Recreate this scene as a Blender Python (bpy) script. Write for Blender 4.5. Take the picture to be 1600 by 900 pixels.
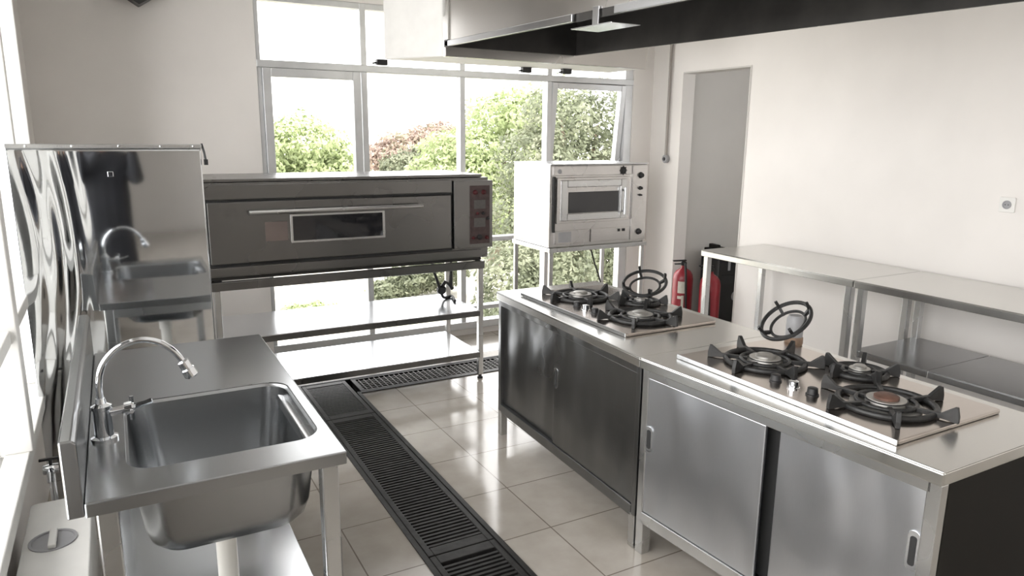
import bpy, bmesh, math, random
from mathutils import Vector, Matrix
PI = math.pi
for o in list(bpy.data.objects): bpy.data.objects.remove(o)
S = bpy.context.scene
COL = S.collection
random.seed(7)

# ------------------------------------------------------------------ camera, sky, sun, daylight, exposure
def cam_setup():
    f, yaw, pit, rol = 1124.3, -0.50276, 0.21003, 0.0092
    c, s = math.cos, math.sin
    Rz = Matrix(((c(yaw), s(yaw), 0), (-s(yaw), c(yaw), 0), (0, 0, 1)))
    B = Matrix(((1, 0, 0), (0, 0, -1), (0, 1, 0)))
    Rx = Matrix(((1, 0, 0), (0, c(pit), -s(pit)), (0, s(pit), c(pit))))
    Rr = Matrix(((c(rol), -s(rol), 0), (s(rol), c(rol), 0), (0, 0, 1)))
    M = Rr @ Rx @ B @ Rz
    R = Matrix((M[0], -M[1], -M[2])).transposed()
    cd = bpy.data.cameras.new('camera'); co = bpy.data.objects.new('camera', cd); COL.objects.link(co)
    cd.sensor_fit = 'HORIZONTAL'; cd.sensor_width = 36.0; cd.lens = f / 1600 * 36
    cd.clip_start = 0.02; cd.clip_end = 500
    co.matrix_world = Matrix.Translation((0, 0, 1.65)) @ R.to_4x4()
    S.camera = co
cam_setup()
SKY = 3.0
w = bpy.data.worlds.new('sky'); S.world = w; w.use_nodes = True
bg = w.node_tree.nodes['Background']; bg.inputs[0].default_value = (1.0, 1.0, 1.0, 1); bg.inputs[1].default_value = SKY
def sun(e, elev, az, ang=1.0):
    d = bpy.data.lights.new('sun', 'SUN'); d.energy = e; d.angle = math.radians(ang); d.color = (1, 0.95, 0.86)
    o = bpy.data.objects.new('sun', d); COL.objects.link(o)
    o.rotation_euler = (math.radians(90 - elev), 0, math.radians(az)); o.location = (0, -5, 12)
sun(2.5, 55, 15)
def portal(loc, rot, sx, sy):
    d = bpy.data.lights.new('window_daylight', 'AREA'); d.shape = 'RECTANGLE'; d.size = sx; d.size_y = sy
    d.cycles.is_portal = True
    o = bpy.data.objects.new('window_daylight', d); COL.objects.link(o); o.location = loc; o.rotation_euler = rot
portal((2.5, 5.46, 1.3), (-PI/2, 0, 0), 3.3, 2.6)
portal((-0.56, -.07, 1.5), (0, -PI/2, 0), 2.1, 9.1)
vs = S.view_settings
vs.view_transform = 'Standard'; vs.look = 'None'; vs.gamma = 1.0; vs.use_curve_mapping = False
vs.exposure = 1.15

# ------------------------------------------------------------------ helpers
def tag(o, label=None, cat=None, group=None, kind=None):
    if label: o['label'] = label
    if cat: o['category'] = cat
    if group: o['group'] = group
    if kind: o['kind'] = kind
    return o
def thing(name, label, cat, loc=(0, 0, 0), rz=0, group=None):
    o = bpy.data.objects.new(name, None); COL.objects.link(o)
    o.empty_display_size = 0.05
    o.location = loc; o.rotation_euler = (0, 0, rz)
    return tag(o, label, cat, group)
def copy_tree(o, parent=None):
    c = o.copy(); COL.objects.link(c)
    if parent is not None: c.parent = parent
    for ch in list(o.children): copy_tree(ch, c)
    return c

class MB:
    def __init__(self): self.b = bmesh.new()
    def box(self, x0, x1, y0, y1, z0, z1, rot=None):
        v = [self.b.verts.new(p) for p in ((x0,y0,z0),(x1,y0,z0),(x1,y1,z0),(x0,y1,z0),(x0,y0,z1),(x1,y0,z1),(x1,y1,z1),(x0,y1,z1))]
        for f in ((0,3,2,1),(4,5,6,7),(0,1,5,4),(1,2,6,5),(2,3,7,6),(3,0,4,7)): self.b.faces.new([v[i] for i in f])
        if rot is not None:
            for q in v: q.co = rot @ q.co
        return self
    def prism(self, pts, axis, a0, a1, m=None):
        # pts 2D polygon extruded along axis ('x','y','z')
        def P(p, a):
            q = {'x': (a, p[0], p[1]), 'y': (p[0], a, p[1]), 'z': (p[0], p[1], a)}[axis]
            q = Vector(q)
            return m @ q if m is not None else q
        A = [self.b.verts.new(P(p, a0)) for p in pts]; B = [self.b.verts.new(P(p, a1)) for p in pts]
        n = len(pts)
        self.b.faces.new(A[::-1]); self.b.faces.new(B)
        for i in range(n): self.b.faces.new((A[i], A[(i+1) % n], B[(i+1) % n], B[i]))
        return self
    def lathe(self, prof, c=(0, 0, 0), n=24, m=None, cap=True):
        rings = []
        for r, z in prof:
            ring = []
            for i in range(n):
                a = 2*PI*i/n
                p = Vector((c[0] + r*math.cos(a), c[1] + r*math.sin(a), c[2] + z)) if m is None else m @ Vector((r*math.cos(a), r*math.sin(a), z))
                ring.append(self.b.verts.new(p))
            rings.append(ring)
        for A, B in zip(rings, rings[1:]):
            for i in range(n): self.b.faces.new((A[i], A[(i+1) % n], B[(i+1) % n], B[i]))
        if cap:
            self.b.faces.new(rings[0][::-1]); self.b.faces.new(rings[-1])
        return self
    def tube(self, pts, r, n=10, closed=False):
        pts = [Vector(p) for p in pts]; rs = r if isinstance(r, (list, tuple)) else [r]*len(pts)
        N = len(pts); up = None; rings = []
        for i, p in enumerate(pts):
            if closed: t = (pts[(i+1) % N] - pts[i-1])
            else: t = (pts[min(i+1, N-1)] - pts[max(i-1, 0)])
            t.normalize()
            if up is None:
                up = Vector((0, 0, 1)) if abs(t.z) < 0.9 else Vector((1, 0, 0))
            s_ = t.cross(up)
            if s_.length < 1e-5: s_ = t.cross(Vector((0, 1, 0)))
            s_.normalize(); up = s_.cross(t).normalized()
            rings.append([self.b.verts.new(p + rs[i]*(math.cos(2*PI*k/n)*s_ + math.sin(2*PI*k/n)*up)) for k in range(n)])
        for i in range(N if closed else N-1):
            A, B = rings[i], rings[(i+1) % N]
            for k in range(n): self.b.faces.new((A[k], A[(k+1) % n], B[(k+1) % n], B[k]))
        if not closed:
            self.b.faces.new(rings[0][::-1]); self.b.faces.new(rings[-1])
        return self
    def build(self, name, mat, parent=None, bevel=0, seg=2, smooth=False, label=None, kind=None):
        bmesh.ops.recalc_face_normals(self.b, faces=self.b.faces)
        me = bpy.data.meshes.new(name); self.b.to_mesh(me); self.b.free()
        o = bpy.data.objects.new(name, me); COL.objects.link(o)
        for mm in (mat if isinstance(mat, (list, tuple)) else [mat]): me.materials.append(mm)
        if parent is not None: o.parent = parent
        if bevel:
            md = o.modifiers.new('edge', 'BEVEL'); md.width = bevel; md.segments = seg; md.limit_method = 'ANGLE'; md.angle_limit = math.radians(40)
        if smooth:
            for p in me.polygons: p.use_smooth = True
            try: me.set_sharp_from_angle(angle=math.radians(35))
            except Exception: pass
        if label: o['label'] = label
        if kind: o['kind'] = kind
        return o
def box(x0, x1, y0, y1, z0, z1): return MB().box(x0, x1, y0, y1, z0, z1)
def tube(pts, r, n=10, closed=False): return MB().tube(pts, r, n, closed)
def lathe(prof, c=(0, 0, 0), n=24, m=None): return MB().lathe(prof, c, n, m)
def along(p, d):   # matrix that maps local z onto direction d at p
    return Matrix.Translation(p) @ Vector(d).to_track_quat('Z', 'Y').to_matrix().to_4x4()

# ------------------------------------------------------------------ materials
def newmat(name):
    m = bpy.data.materials.new(name); m.use_nodes = True
    nt = m.node_tree; return m, nt, nt.nodes['Principled BSDF']
def N(nt, t, **k):
    n = nt.nodes.new(t)
    for a, b in k.items(): setattr(n, a, b)
    return n
def ramp(nt, fac, stops):
    r = N(nt, 'ShaderNodeValToRGB'); el = r.color_ramp.elements
    while len(el) > len(stops): el.remove(el[-1])
    while len(el) < len(stops): el.new(0.5)
    for e, (p, c) in zip(el, stops): e.position = p; e.color = (*c, 1) if len(c) == 3 else c
    nt.links.new(fac, r.inputs[0]); return r
def coords(nt, scale=(1, 1, 1), kind='Object'):
    tc = N(nt, 'ShaderNodeTexCoord'); mp = N(nt, 'ShaderNodeMapping'); mp.inputs['Scale'].default_value = scale
    nt.links.new(tc.outputs[kind], mp.inputs[0]); return mp.outputs[0]
def noise(nt, vec, scale, detail=4, rough=0.55):
    n = N(nt, 'ShaderNodeTexNoise'); n.inputs['Scale'].default_value = scale; n.inputs['Detail'].default_value = detail
    n.inputs['Roughness'].default_value = rough; nt.links.new(vec, n.inputs['Vector']); return n.outputs['Fac']
def plain(name, col, rough=0.5, metal=0.0, vary=0.06, vscale=9, bump=0.0, coat=0.0):
    m, nt, b = newmat(name)
    v = coords(nt); f = noise(nt, v, vscale)
    lo = tuple(max(0, c*(1-vary)) for c in col); hi = tuple(min(1, c*(1+vary)) for c in col)
    r = ramp(nt, f, [(0.3, lo), (0.7, hi)])
    nt.links.new(r.outputs[0], b.inputs['Base Color'])
    b.inputs['Roughness'].default_value = rough; b.inputs['Metallic'].default_value = metal
    b.inputs['Coat Weight'].default_value = coat
    if bump:
        bp = N(nt, 'ShaderNodeBump'); bp.inputs['Strength'].default_value = bump; bp.inputs['Distance'].default_value = 0.01
        nt.links.new(f, bp.inputs['Height']); nt.links.new(bp.outputs[0], b.inputs['Normal'])
    return m
def steel(name, col=(0.62, 0.61, 0.59), rough=0.25, stretch=(1, 1, 40), spread=0.06, bump=0.0, blotch=0.06, wave=0.0):
    col = (col[0]*.975, col[1], min(1, col[2]*1.035))
    m, nt, b = newmat(name)
    v = coords(nt, tuple(1.0 if q == 1 else 18.0 for q in stretch)); f = noise(nt, v, 22, 2)
    g = noise(nt, coords(nt), 2.4, 2)
    mr = N(nt, 'ShaderNodeMapRange'); mr.inputs[3].default_value = max(0.02, rough - spread); mr.inputs[4].default_value = rough + spread
    nt.links.new(g, mr.inputs[0]); nt.links.new(mr.outputs[0], b.inputs['Roughness'])
    mx = N(nt, 'ShaderNodeMath', operation='MULTIPLY_ADD'); mx.inputs[1].default_value = 0.35; nt.links.new(f, mx.inputs[0]); nt.links.new(g, mx.inputs[2])
    r = ramp(nt, mx.outputs[0], [(0.25, tuple(c*(1-blotch) for c in col)), (1.0, tuple(min(1, c*(1+blotch)) for c in col))])
    nt.links.new(r.outputs[0], b.inputs['Base Color']); b.inputs['Metallic'].default_value = 1.0
    if wave:
        wv = noise(nt, coords(nt, (3.2, 3.2, 1.2)), 1.6, 1); bp = N(nt, 'ShaderNodeBump'); bp.inputs['Strength'].default_value = 1.0; bp.inputs['Distance'].default_value = wave
        nt.links.new(wv, bp.inputs['Height']); nt.links.new(bp.outputs[0], b.inputs['Normal'])
    return m
def emit(name, col, e):
    m, nt, b = newmat(name); b.inputs['Base Color'].default_value = (*col, 1)
    b.inputs['Emission Color'].default_value = (*col, 1); b.inputs['Emission Strength'].default_value = e; return m
def glass_mat():
    m, nt, b = newmat('window_glass'); nt.nodes.remove(b)
    t = N(nt, 'ShaderNodeBsdfTransparent'); t.inputs[0].default_value = (0.95, 0.945, 0.94, 1)
    g = N(nt, 'ShaderNodeBsdfGlossy'); g.inputs['Roughness'].default_value = 0.02
    fr = N(nt, 'ShaderNodeFresnel'); fr.inputs[0].default_value = 1.15
    mx = N(nt, 'ShaderNodeMixShader'); nt.links.new(fr.outputs[0], mx.inputs[0]); nt.links.new(t.outputs[0], mx.inputs[1]); nt.links.new(g.outputs[0], mx.inputs[2])
    nt.links.new(mx.outputs[0], nt.nodes['Material Output'].inputs[0]); return m
def leaf_mat(name, c1, c2, c3):
    m, nt, b = newmat(name)
    v = coords(nt); f = noise(nt, v, 1.3, 6, 0.7)
    r = ramp(nt, f, [(0.32, c1), (0.5, c2), (0.68, c3)])
    nt.links.new(r.outputs[0], b.inputs['Base Color']); b.inputs['Roughness'].default_value = 0.55
    tr = N(nt, 'ShaderNodeBsdfTranslucent'); nt.links.new(r.outputs[0], tr.inputs[0])
    mx = N(nt, 'ShaderNodeMixShader'); mx.inputs[0].default_value = 0.4
    nt.links.new(b.outputs[0], mx.inputs[1]); nt.links.new(tr.outputs[0], mx.inputs[2]); nt.links.new(mx.outputs[0], nt.nodes['Material Output'].inputs[0]); return m
def tile_mat():
    m, nt, b = newmat('floor_tile')
    tc = N(nt, 'ShaderNodeTexCoord'); mp = N(nt, 'ShaderNodeMapping'); mp.inputs['Location'].default_value = (0.09, 0.02, 0)
    nt.links.new(tc.outputs['Object'], mp.inputs[0])
    br = N(nt, 'ShaderNodeTexBrick'); br.offset = 0.0; br.squash = 1.0
    br.inputs['Scale'].default_value = 1.0; br.inputs['Brick Width'].default_value = 0.4; br.inputs['Row Height'].default_value = 0.4
    br.inputs['Mortar Size'].default_value = 0.003; br.inputs['Mortar Smooth'].default_value = 0.1; br.inputs['Bias'].default_value = 0
    br.inputs['Color1'].default_value = (0.43, 0.395, 0.355, 1); br.inputs['Color2'].default_value = (0.47, 0.435, 0.39, 1); br.inputs['Mortar'].default_value = (0.20, 0.17, 0.145, 1)
    nt.links.new(mp.outputs[0], br.inputs['Vector'])
    f = noise(nt, coords(nt), 6, 6)
    mx = N(nt, 'ShaderNodeMixRGB', blend_type='MULTIPLY'); mx.inputs[0].default_value = 0.5
    r = ramp(nt, f, [(0.35, (0.72, 0.70, 0.66)), (0.65, (1, 1, 1))])
    nt.links.new(br.outputs[0], mx.inputs[1]); nt.links.new(r.outputs[0], mx.inputs[2]); nt.links.new(mx.outputs[0], b.inputs['Base Color'])
    rr = N(nt, 'ShaderNodeMapRange'); rr.inputs[3].default_value = 0.05; rr.inputs[4].default_value = 0.22
    nt.links.new(f, rr.inputs[0]); nt.links.new(rr.outputs[0], b.inputs['Roughness'])
    b.inputs['IOR'].default_value = 1.6
    bp = N(nt, 'ShaderNodeBump'); bp.inputs['Strength'].default_value = 0.25; bp.inputs['Distance'].default_value = 0.004; bp.invert = True
    nt.links.new(br.outputs['Fac'], bp.inputs['Height']); nt.links.new(bp.outputs[0], b.inputs['Normal'])
    return m
def ground_mat():
    m, nt, b = newmat('ground_dirt')
    f = noise(nt, coords(nt), 0.35, 8, 0.65)
    r = ramp(nt, f, [(0.34, (0.16, 0.20, 0.10)), (0.46, (0.36, 0.34, 0.29)), (0.7, (0.45, 0.43, 0.40))])
    nt.links.new(r.outputs[0], b.inputs['Base Color']); b.inputs['Roughness'].default_value = 0.9; return m

M = {}
M['wall'] = plain('wall_paint', (0.815, 0.785, 0.755), 0.75, vary=0.035, vscale=1.6)
M['ceil'] = plain('ceiling_paint', (0.79, 0.78, 0.765), 0.8, vary=0.02, vscale=2)
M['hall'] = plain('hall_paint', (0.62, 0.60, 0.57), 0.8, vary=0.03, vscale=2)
M['floor'] = tile_mat()
M['ground'] = ground_mat()
M['alu'] = plain('window_aluminium', (0.66, 0.67, 0.68), 0.38, 0.55, vary=0.05)
M['aluwhite'] = plain('white_frame_paint', (0.80, 0.79, 0.76), 0.45, vary=0.04)
M['glass'] = glass_mat()
M['steel'] = steel('brushed_steel', rough=0.27)
M['steel_door'] = steel('door_sheet_steel', (0.60, 0.60, 0.605), 0.34, (26, 26, 1), 0.05, wave=0.03)
M['steel_top'] = steel('worktop_steel', (0.66, 0.64, 0.60), 0.24, (1, 30, 1), 0.09, 0.03)
M['steel_shelf'] = steel('shelf_steel', (0.70, 0.70, 0.70), 0.20, (30, 1, 1), 0.08, 0.02)
M['steel_sink'] = steel('sink_steel', (0.40, 0.40, 0.395), 0.24, (30, 1, 1), 0.04)
M['steel_oven'] = steel('oven_steel', (0.20, 0.192, 0.182), 0.28, (1, 1, 36), 0.08, 0.05)
M['steel_warm'] = steel('worn_oven_steel', (0.60, 0.57, 0.54), 0.28, (1, 1, 20), 0.10, 0.05, 0.2)
M['steel_hood'] = steel('hood_steel', (0.60, 0.57, 0.53), 0.25, (20, 20, 1), 0.08, 0.04)
M['mirror'] = steel('polished_sheet', (0.68, 0.68, 0.67), 0.045, (20, 1, 1), 0.02, 0.0, 0.04)
M['steel_shaded'] = steel('shaded_door_steel', (0.22, 0.217, 0.212), 0.30, (26, 26, 1), 0.06, 0.0, 0.10, wave=0.02)  # same sheet steel, darkened to carry the far cabinet's dark reflection in its colour
M['chrome'] = steel('chrome', (0.82, 0.82, 0.82), 0.08, (1, 1, 1), 0.03, 0.0, 0.02)
M['iron'] = plain('cast_iron', (0.018, 0.018, 0.018), 0.45, 0.0, 0.3, 40, 0.15)
M['grate'] = plain('grate_iron', (0.018, 0.017, 0.016), 0.55, 0.15, 0.4, 22, 0.2)
M['grate_worn'] = plain('worn_mesh_iron', (0.075, 0.07, 0.066), 0.5, 0.4, 0.3, 30)
M['black'] = plain('black_plastic', (0.015, 0.015, 0.016), 0.4, vary=0.2)
M['blackglass'] = plain('oven_window_glass', (0.012, 0.012, 0.014), 0.06, vary=0.1, coat=0.5)
M['soot'] = plain('greasy_black_sheet', (0.028, 0.026, 0.024), 0.42, 0.2, 0.35, 6)
M['darkpanel'] = plain('dark_brown_panel', (0.009, 0.008, 0.0065), 0.65, 0.0, 0.15, 5)  # one even, very dark brown for the cabinet end
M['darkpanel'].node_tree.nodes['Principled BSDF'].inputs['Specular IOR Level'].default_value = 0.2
M['under_steel'] = steel('undershelf_steel', (0.34, 0.335, 0.33), 0.22, (1, 30, 1), 0.05)  # darkened: the dark table underside it mirrors is put into the colour
M['void'] = plain('dark_gap', (0.02, 0.02, 0.02), 0.8)
M['pit'] = plain('pit_cement', (0.06, 0.055, 0.05), 0.8)
M['hobplate'] = steel('hob_plate_steel', (0.52, 0.46, 0.41), 0.18, (1, 30, 1), 0.10, 0.03, 0.22)
M['burner'] = plain('burner_alloy', (0.42, 0.41, 0.39), 0.42, 0.8, 0.18, 14)
M['rust'] = plain('rusty_cap', (0.14, 0.075, 0.055), 0.6, 0.3, 0.3, 30)
M['red'] = plain('red_enamel', (0.30, 0.016, 0.028), 0.35, vary=0.2, coat=0.3)
M['label'] = plain('paper_label', (0.72, 0.68, 0.60), 0.6, vary=0.1, vscale=30)
M['rubber'] = plain('black_rubber', (0.02, 0.02, 0.02), 0.6)
M['plastic'] = plain('white_plastic', (0.80, 0.79, 0.76), 0.35, vary=0.03)
M['pvc'] = plain('white_pvc', (0.82, 0.80, 0.74), 0.3, vary=0.03)
M['conduit'] = plain('grey_conduit', (0.36, 0.33, 0.30), 0.5, vary=0.08)
M['redprint'] = plain('red_print_panel', (0.055, 0.034, 0.033), 0.45, vary=0.3, vscale=40)
M['redknob'] = plain('dark_red_button', (0.06, 0.008, 0.010), 0.5)
M['brown'] = plain('brown_stain', (0.28, 0.19, 0.13), 0.6, vary=0.25, vscale=25)
M['pinklabel'] = plain('faded_label', (0.15, 0.118, 0.105), 0.5, vary=0.08)
M['display'] = plain('grey_display', (0.09, 0.085, 0.08), 0.5, vary=0.12, vscale=60)
M['greyjar'] = plain('grey_enamel', (0.34, 0.34, 0.35), 0.5, vary=0.06)
M['bark'] = plain('bark', (0.20, 0.15, 0.11), 0.9, vary=0.3, vscale=12)
M['cloth'] = plain('dark_cloth', (0.022, 0.023, 0.028), 0.85, vary=0.2)
M['skin'] = plain('skin', (0.36, 0.21, 0.14), 0.55, vary=0.08)
M['hair'] = plain('black_hair', (0.012, 0.010, 0.010), 0.5)
M['leafA'] = leaf_mat('leaf_light', (0.24, 0.29, 0.14), (0.36, 0.42, 0.22), (0.46, 0.51, 0.31))
M['leafB'] = leaf_mat('leaf_olive', (0.08, 0.095, 0.058), (0.17, 0.19, 0.12), (0.34, 0.35, 0.25))
M['leafC'] = leaf_mat('leaf_pink', (0.26, 0.19, 0.16), (0.34, 0.26, 0.22), (0.24, 0.27, 0.14))

# ------------------------------------------------------------------ room shell
XL, XR, YB, YF, ZC = -0.40, 4.35, 5.30, -6.5, 2.95
DX0, DX1, CY0, CY1 = 0.955, 1.255, 4.36, 4.63       # drain trench
def struct(mb, name, mat, bevel=0, parent=None):
    o = mb.build(name, mat, parent, bevel)
    if parent is None: o['kind'] = 'structure'
    return o
fl = MB()
fl.box(XL-.15, DX0-.02, YF-.15, YB+.12, -.1, 0)
fl.box(DX1+.02, XR+.15, YF-.15, CY0-.02, -.1, 0)
fl.box(DX0-.02, XR+.15, CY1+.02, YB+.12, -.1, 0)
fl.box(DX0-.02, DX1+.02, YF-.15, -1.2, -.1, 0)
fl.box(3.62, XR+.15, CY0-.02, CY1+.02, -.1, 0)
struct(fl, 'floor', M['floor'])
pt = MB()
pt.box(DX0-.03, DX1+.03, -1.2, CY1+.03, -.20, -.15); pt.box(DX1, 3.65, CY0-.03, CY1+.03, -.20, -.15)
struct(pt, 'trim_1', M['pit'])
# curb angle iron round the trench
dr = MB()
dr.box(DX0-.022, DX0, -1.2, CY1+.022, -.15, .006); dr.box(DX1, DX1+.022, -1.2, CY0, -.15, .006)
dr.box(DX0, 3.62, CY1, CY1+.022, -.15, .006); dr.box(DX1+.022, 3.62, CY0-.022, CY0, -.15, .006)
dr.box(3.60, 3.62, CY0, CY1, -.15, .006)
struct(dr, 'trim_2', M['grate'])
struct(box(XL-.15, XR+.15, YF-.15, YB+.12, ZC, ZC+.12), 'ceiling', M['ceil'])
WX0, WX1, WZ0, WZ1 = 0.92, 4.13, 0.05, 2.56
wb = MB()
wb.box(XL-.12, WX0, YB, YB+.12, 0, ZC); wb.box(WX1, XR+.15, YB, YB+.12, 0, ZC)
wb.box(WX0, WX1, YB, YB+.12, WZ1, ZC); wb.box(WX0, WX1, YB, YB+.12, 0, WZ0)
struct(wb, 'wall_back', M['wall'])
LY0, LY1, LZ0, LZ1 = -4.7, 4.45, 0.50, 2.50
wl = MB()
wl.box(XL-.14, XL, YF, LY0, 0, ZC); wl.box(XL-.14, XL, LY1, YB, 0, ZC)
wl.box(XL-.14, XL, LY0, LY1, 0, LZ0); wl.box(XL-.14, XL, LY0, LY1, LZ1, ZC)
struct(wl, 'wall_left', M['wall'])
DY0, DY1, DZ = 4.14, 4.915, 2.185
wr = MB()
wr.box(XR, XR+.13, YF, DY0, 0, ZC); wr.box(XR, XR+.13, DY1, YB, 0, ZC); wr.box(XR, XR+.13, DY0, DY1, DZ, ZC)
struct(wr, 'wall_right', M['wall'])
struct(box(XL-.14, XR+.15, YF-.14, YF, 0, ZC), 'wall_front', M['wall'])
# hallway beyond the door
hw = MB()
hw.box(XR+.13, 6.6, 4.97, 5.07, -.1, ZC); hw.box(6.6, 6.7, 2.4, 5.07, -.1, ZC); hw.box(XR+.13, 4.7, 2.3, 2.4, -.1, ZC); hw.box(6.2, 6.6, 2.3, 2.4, -.1, ZC); hw.box(4.7, 6.2, 2.3, 2.4, -.1, 1.5); hw.box(4.7, 6.2, 2.3, 2.4, 2.1, ZC)  # unseen opening in the hall's near wall, added to let light in
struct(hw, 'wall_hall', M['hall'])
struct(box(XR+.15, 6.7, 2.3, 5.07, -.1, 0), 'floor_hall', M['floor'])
struct(box(XR+.15, 6.7, 2.3, 5.07, ZC, ZC+.1), 'ceiling_hall', M['ceil'])
# door opening lining
d1 = thing('door_1', 'open doorway in the white right wall leading to a grey hall', 'door'); tag(d1, kind='structure')
box(XR-.004, XR+.134, DY1-.012, DY1, 0, DZ).build('jamb', M['wall'], d1)
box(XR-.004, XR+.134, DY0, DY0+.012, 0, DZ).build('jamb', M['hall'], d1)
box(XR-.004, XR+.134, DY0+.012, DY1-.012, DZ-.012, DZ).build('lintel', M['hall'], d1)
hh = MB(); hh.box(XR+.04, XR+.10, DY0+.012, DY0+.042, 0, DZ-.012)
hh.build('door_stop', M['conduit'], d1)

# ---- big window wall
W1 = thing('window_1', 'tall aluminium window wall with clear panes at the end of the kitchen', 'window'); tag(W1, kind='structure')
mull = [WX0, 1.672, 2.462, 3.262, 4.065]
fw = .022
fr = MB()
ya, yb = YB+.01, YB+.09
fr.box(WX0, WX0+.03, ya, yb, WZ0, WZ1); fr.box(4.05, WX1, ya, yb, WZ0, WZ1)
fr.box(WX0, WX1, ya, yb, WZ1-.04, WZ1); fr.box(WX0, WX1, ya-.02, yb, WZ0, WZ0+.06)
fr.box(WX0, WX1, ya-.012, yb, 2.085, 2.135)
fr.box(WX0, WX1, ya, yb, .775, .815); fr.box(WX0, WX1, ya, yb, .20, .235)
for x in mull[1:4]: fr.box(x-.022, x+.022, ya-.004, yb, WZ0, WZ1)
fr.build('window_frame', M['alu'], W1, .004)
xs = [WX0+.03, 1.672, 2.462, 3.262, 4.05]
for i in range(4):
    for z0, z1 in ((2.135, WZ1-.04), (.815, 2.085), (.235, .775)):
        if i in (0, 3) and z1 == 2.085: continue
        box(xs[i]+(.022 if i else 0), xs[i+1]-(.022 if i < 3 else 0), YB+.048, YB+.053, z0, z1).build('window_pane', M['glass'], W1)
def casement(x0, x1, z0, z1, t, rot=None, name='casement_frame'):
    c = MB()
    c.box(x0, x0+t, YB-.012, YB+.05, z0, z1); c.box(x1-t, x1, YB-.012, YB+.05, z0, z1)
    c.box(x0+t, x1-t, YB-.012, YB+.05, z0, z0+t); c.box(x0+t, x1-t, YB-.012, YB+.05, z1-t, z1)
    p = box(x0+t, x1-t, YB+.02, YB+.025, z0+t, z1-t)
    o = c.build(name, M['alu'], W1, .004); g = p.build('casement_pane', M['glass'], o)
    if rot:
        piv = Vector((0, YB+.02, z1)); mt = Matrix.Translation(piv) @ Matrix.Rotation(rot, 4, 'X') @ Matrix.Translation(-piv)
        for q in (o, g): q.data.transform(mt)
    return o
casement(WX0+.032, 1.640, .817, 2.083, .058)
casement(3.285, 4.046, .817, 2.083, .05, rot=math.radians(6), name='awning_frame')
# stay arm of the awning sash
tube([(4.03, YB+.03, 1.45), (4.03, YB+.16, 1.35)], .007, 8).build('stay_arm', M['alu'], W1)
# white bottom sill ledge
# ---- left windows
W2 = thing('window_2', 'long aluminium window along the left wall behind the sink', 'window'); tag(W2, kind='structure')
fr = MB(); xa, xb = XL-.09, XL+.05
n = 8; step = (LY1-LY0)/n
ys = [LY0 + i*step for i in range(n+1)]
ys = [-4.7, -3.1, -1.6, -.1, 1.7, 2.92, 3.75, 4.45]
fr.box(xa, xb, LY0, LY1, LZ0-.02, LZ0+.035); fr.box(xa, xb, LY0, LY1, LZ1-.05, LZ1)
fr.box(xa, xb-.01, LY0, LY1, .93, .98)
for i, y in enumerate(ys):
    a = max(LY0, y-.022); b_ = min(LY1, y+.022)
    fr.box(xa, xb-.004 + (.014 if i == 5 else 0), a, b_ + (.04 if i == 5 else 0), LZ0+.035, LZ1-.05)
fr.build('window_frame', M['aluwhite'], W2, .004)
for a, b_ in zip(ys, ys[1:]):
    for z0, z1 in ((LZ0+.035, .93), (.98, LZ1-.05)):
        box(XL-.03, XL-.025, a+.03, b_-.03, z0, z1).build('window_pane', M['glass'], W2)

# ------------------------------------------------------------------ left: steel splash sheet, sink table
PY = 3.52
sp = thing('steel_wall_sheet', 'tall wavy polished stainless sheet standing behind the sink, mirroring the room', 'panel', (0, 0, 0))
g = MB(); nx, nz = 100, 120
px0, px1, pz0, pz1 = -0.372, 0.350, 0.05, 1.578
def wav(x, z):
    t = max(0.0, min(1.0, (-0.085 - x)/0.10)); t = t*t*(3-2*t)
    a = 0.0008*math.sin(x*44 + 2.6*math.sin(z*4.1) + 1.3*z) + 0.00045*math.sin(x*86 + 3.4*math.sin(z*3.3+1) - 2*z) + 0.0006*math.sin(z*13 + x*20)
    return a*t + 0.0009*math.sin(z*5 + x*6)*(1-t)*.35
gv = [[g.b.verts.new((px0+(px1-px0)*i/nx, PY + wav(px0+(px1-px0)*i/nx, pz0+(pz1-pz0)*j/nz), pz0+(pz1-pz0)*j/nz)) for i in range(nx+1)] for j in range(nz+1)]
for j in range(nz):
    for i in range(nx): g.b.faces.new((gv[j][i], gv[j][i+1], gv[j+1][i+1], gv[j+1][i]))
sh = g.build('sheet', M['mirror'], sp, smooth=True)
md = sh.modifiers.new('thick', 'SOLIDIFY'); md.thickness = .006; md.offset = 1
# backing frame
bk = MB(); bk.box(px0+.005, px1-.005, PY+.012, PY+.035, pz0, pz1-.002)
bk.build('backing_board', M['steel'], sp)
tr = box(px0, px1+.004, PY-.006, PY+.036, 1.578, 1.596).build('top_rail', M['steel'], sp, .003, label='capping rail with screws')
for x in (-.30, -.14, .03, .19, .32):
    m4 = along((x, PY-.006, 1.587), (0, -1, 0)); lathe([(.005, 0), (.005, .002), (.003, .004)], m=m4, n=10).build('screw', M['chrome'], tr)
hk = MB(); hk.tube([(px1+.006, PY+.01, 1.598), (px1+.014, PY+.005, 1.56), (px1+.018, PY, 1.525)], .005, 8); hk.box(px1+.010, px1+.026, PY-.008, PY+.012, 1.505, 1.53)
hk.build('side_hook', M['black'], sp)
cc = MB(); m4 = Matrix
cc.box(-.022, .0, PY-.007, PY-.003, 1.46, 1.482)
cc.build('clip', M['chrome'], sp, .002)
for x in (px0+.02, px1-.05): box(x, x+.03, PY+.01, PY+.04, 0, pz0+.001).build('foot_post', M['steel'], sp)

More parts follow.
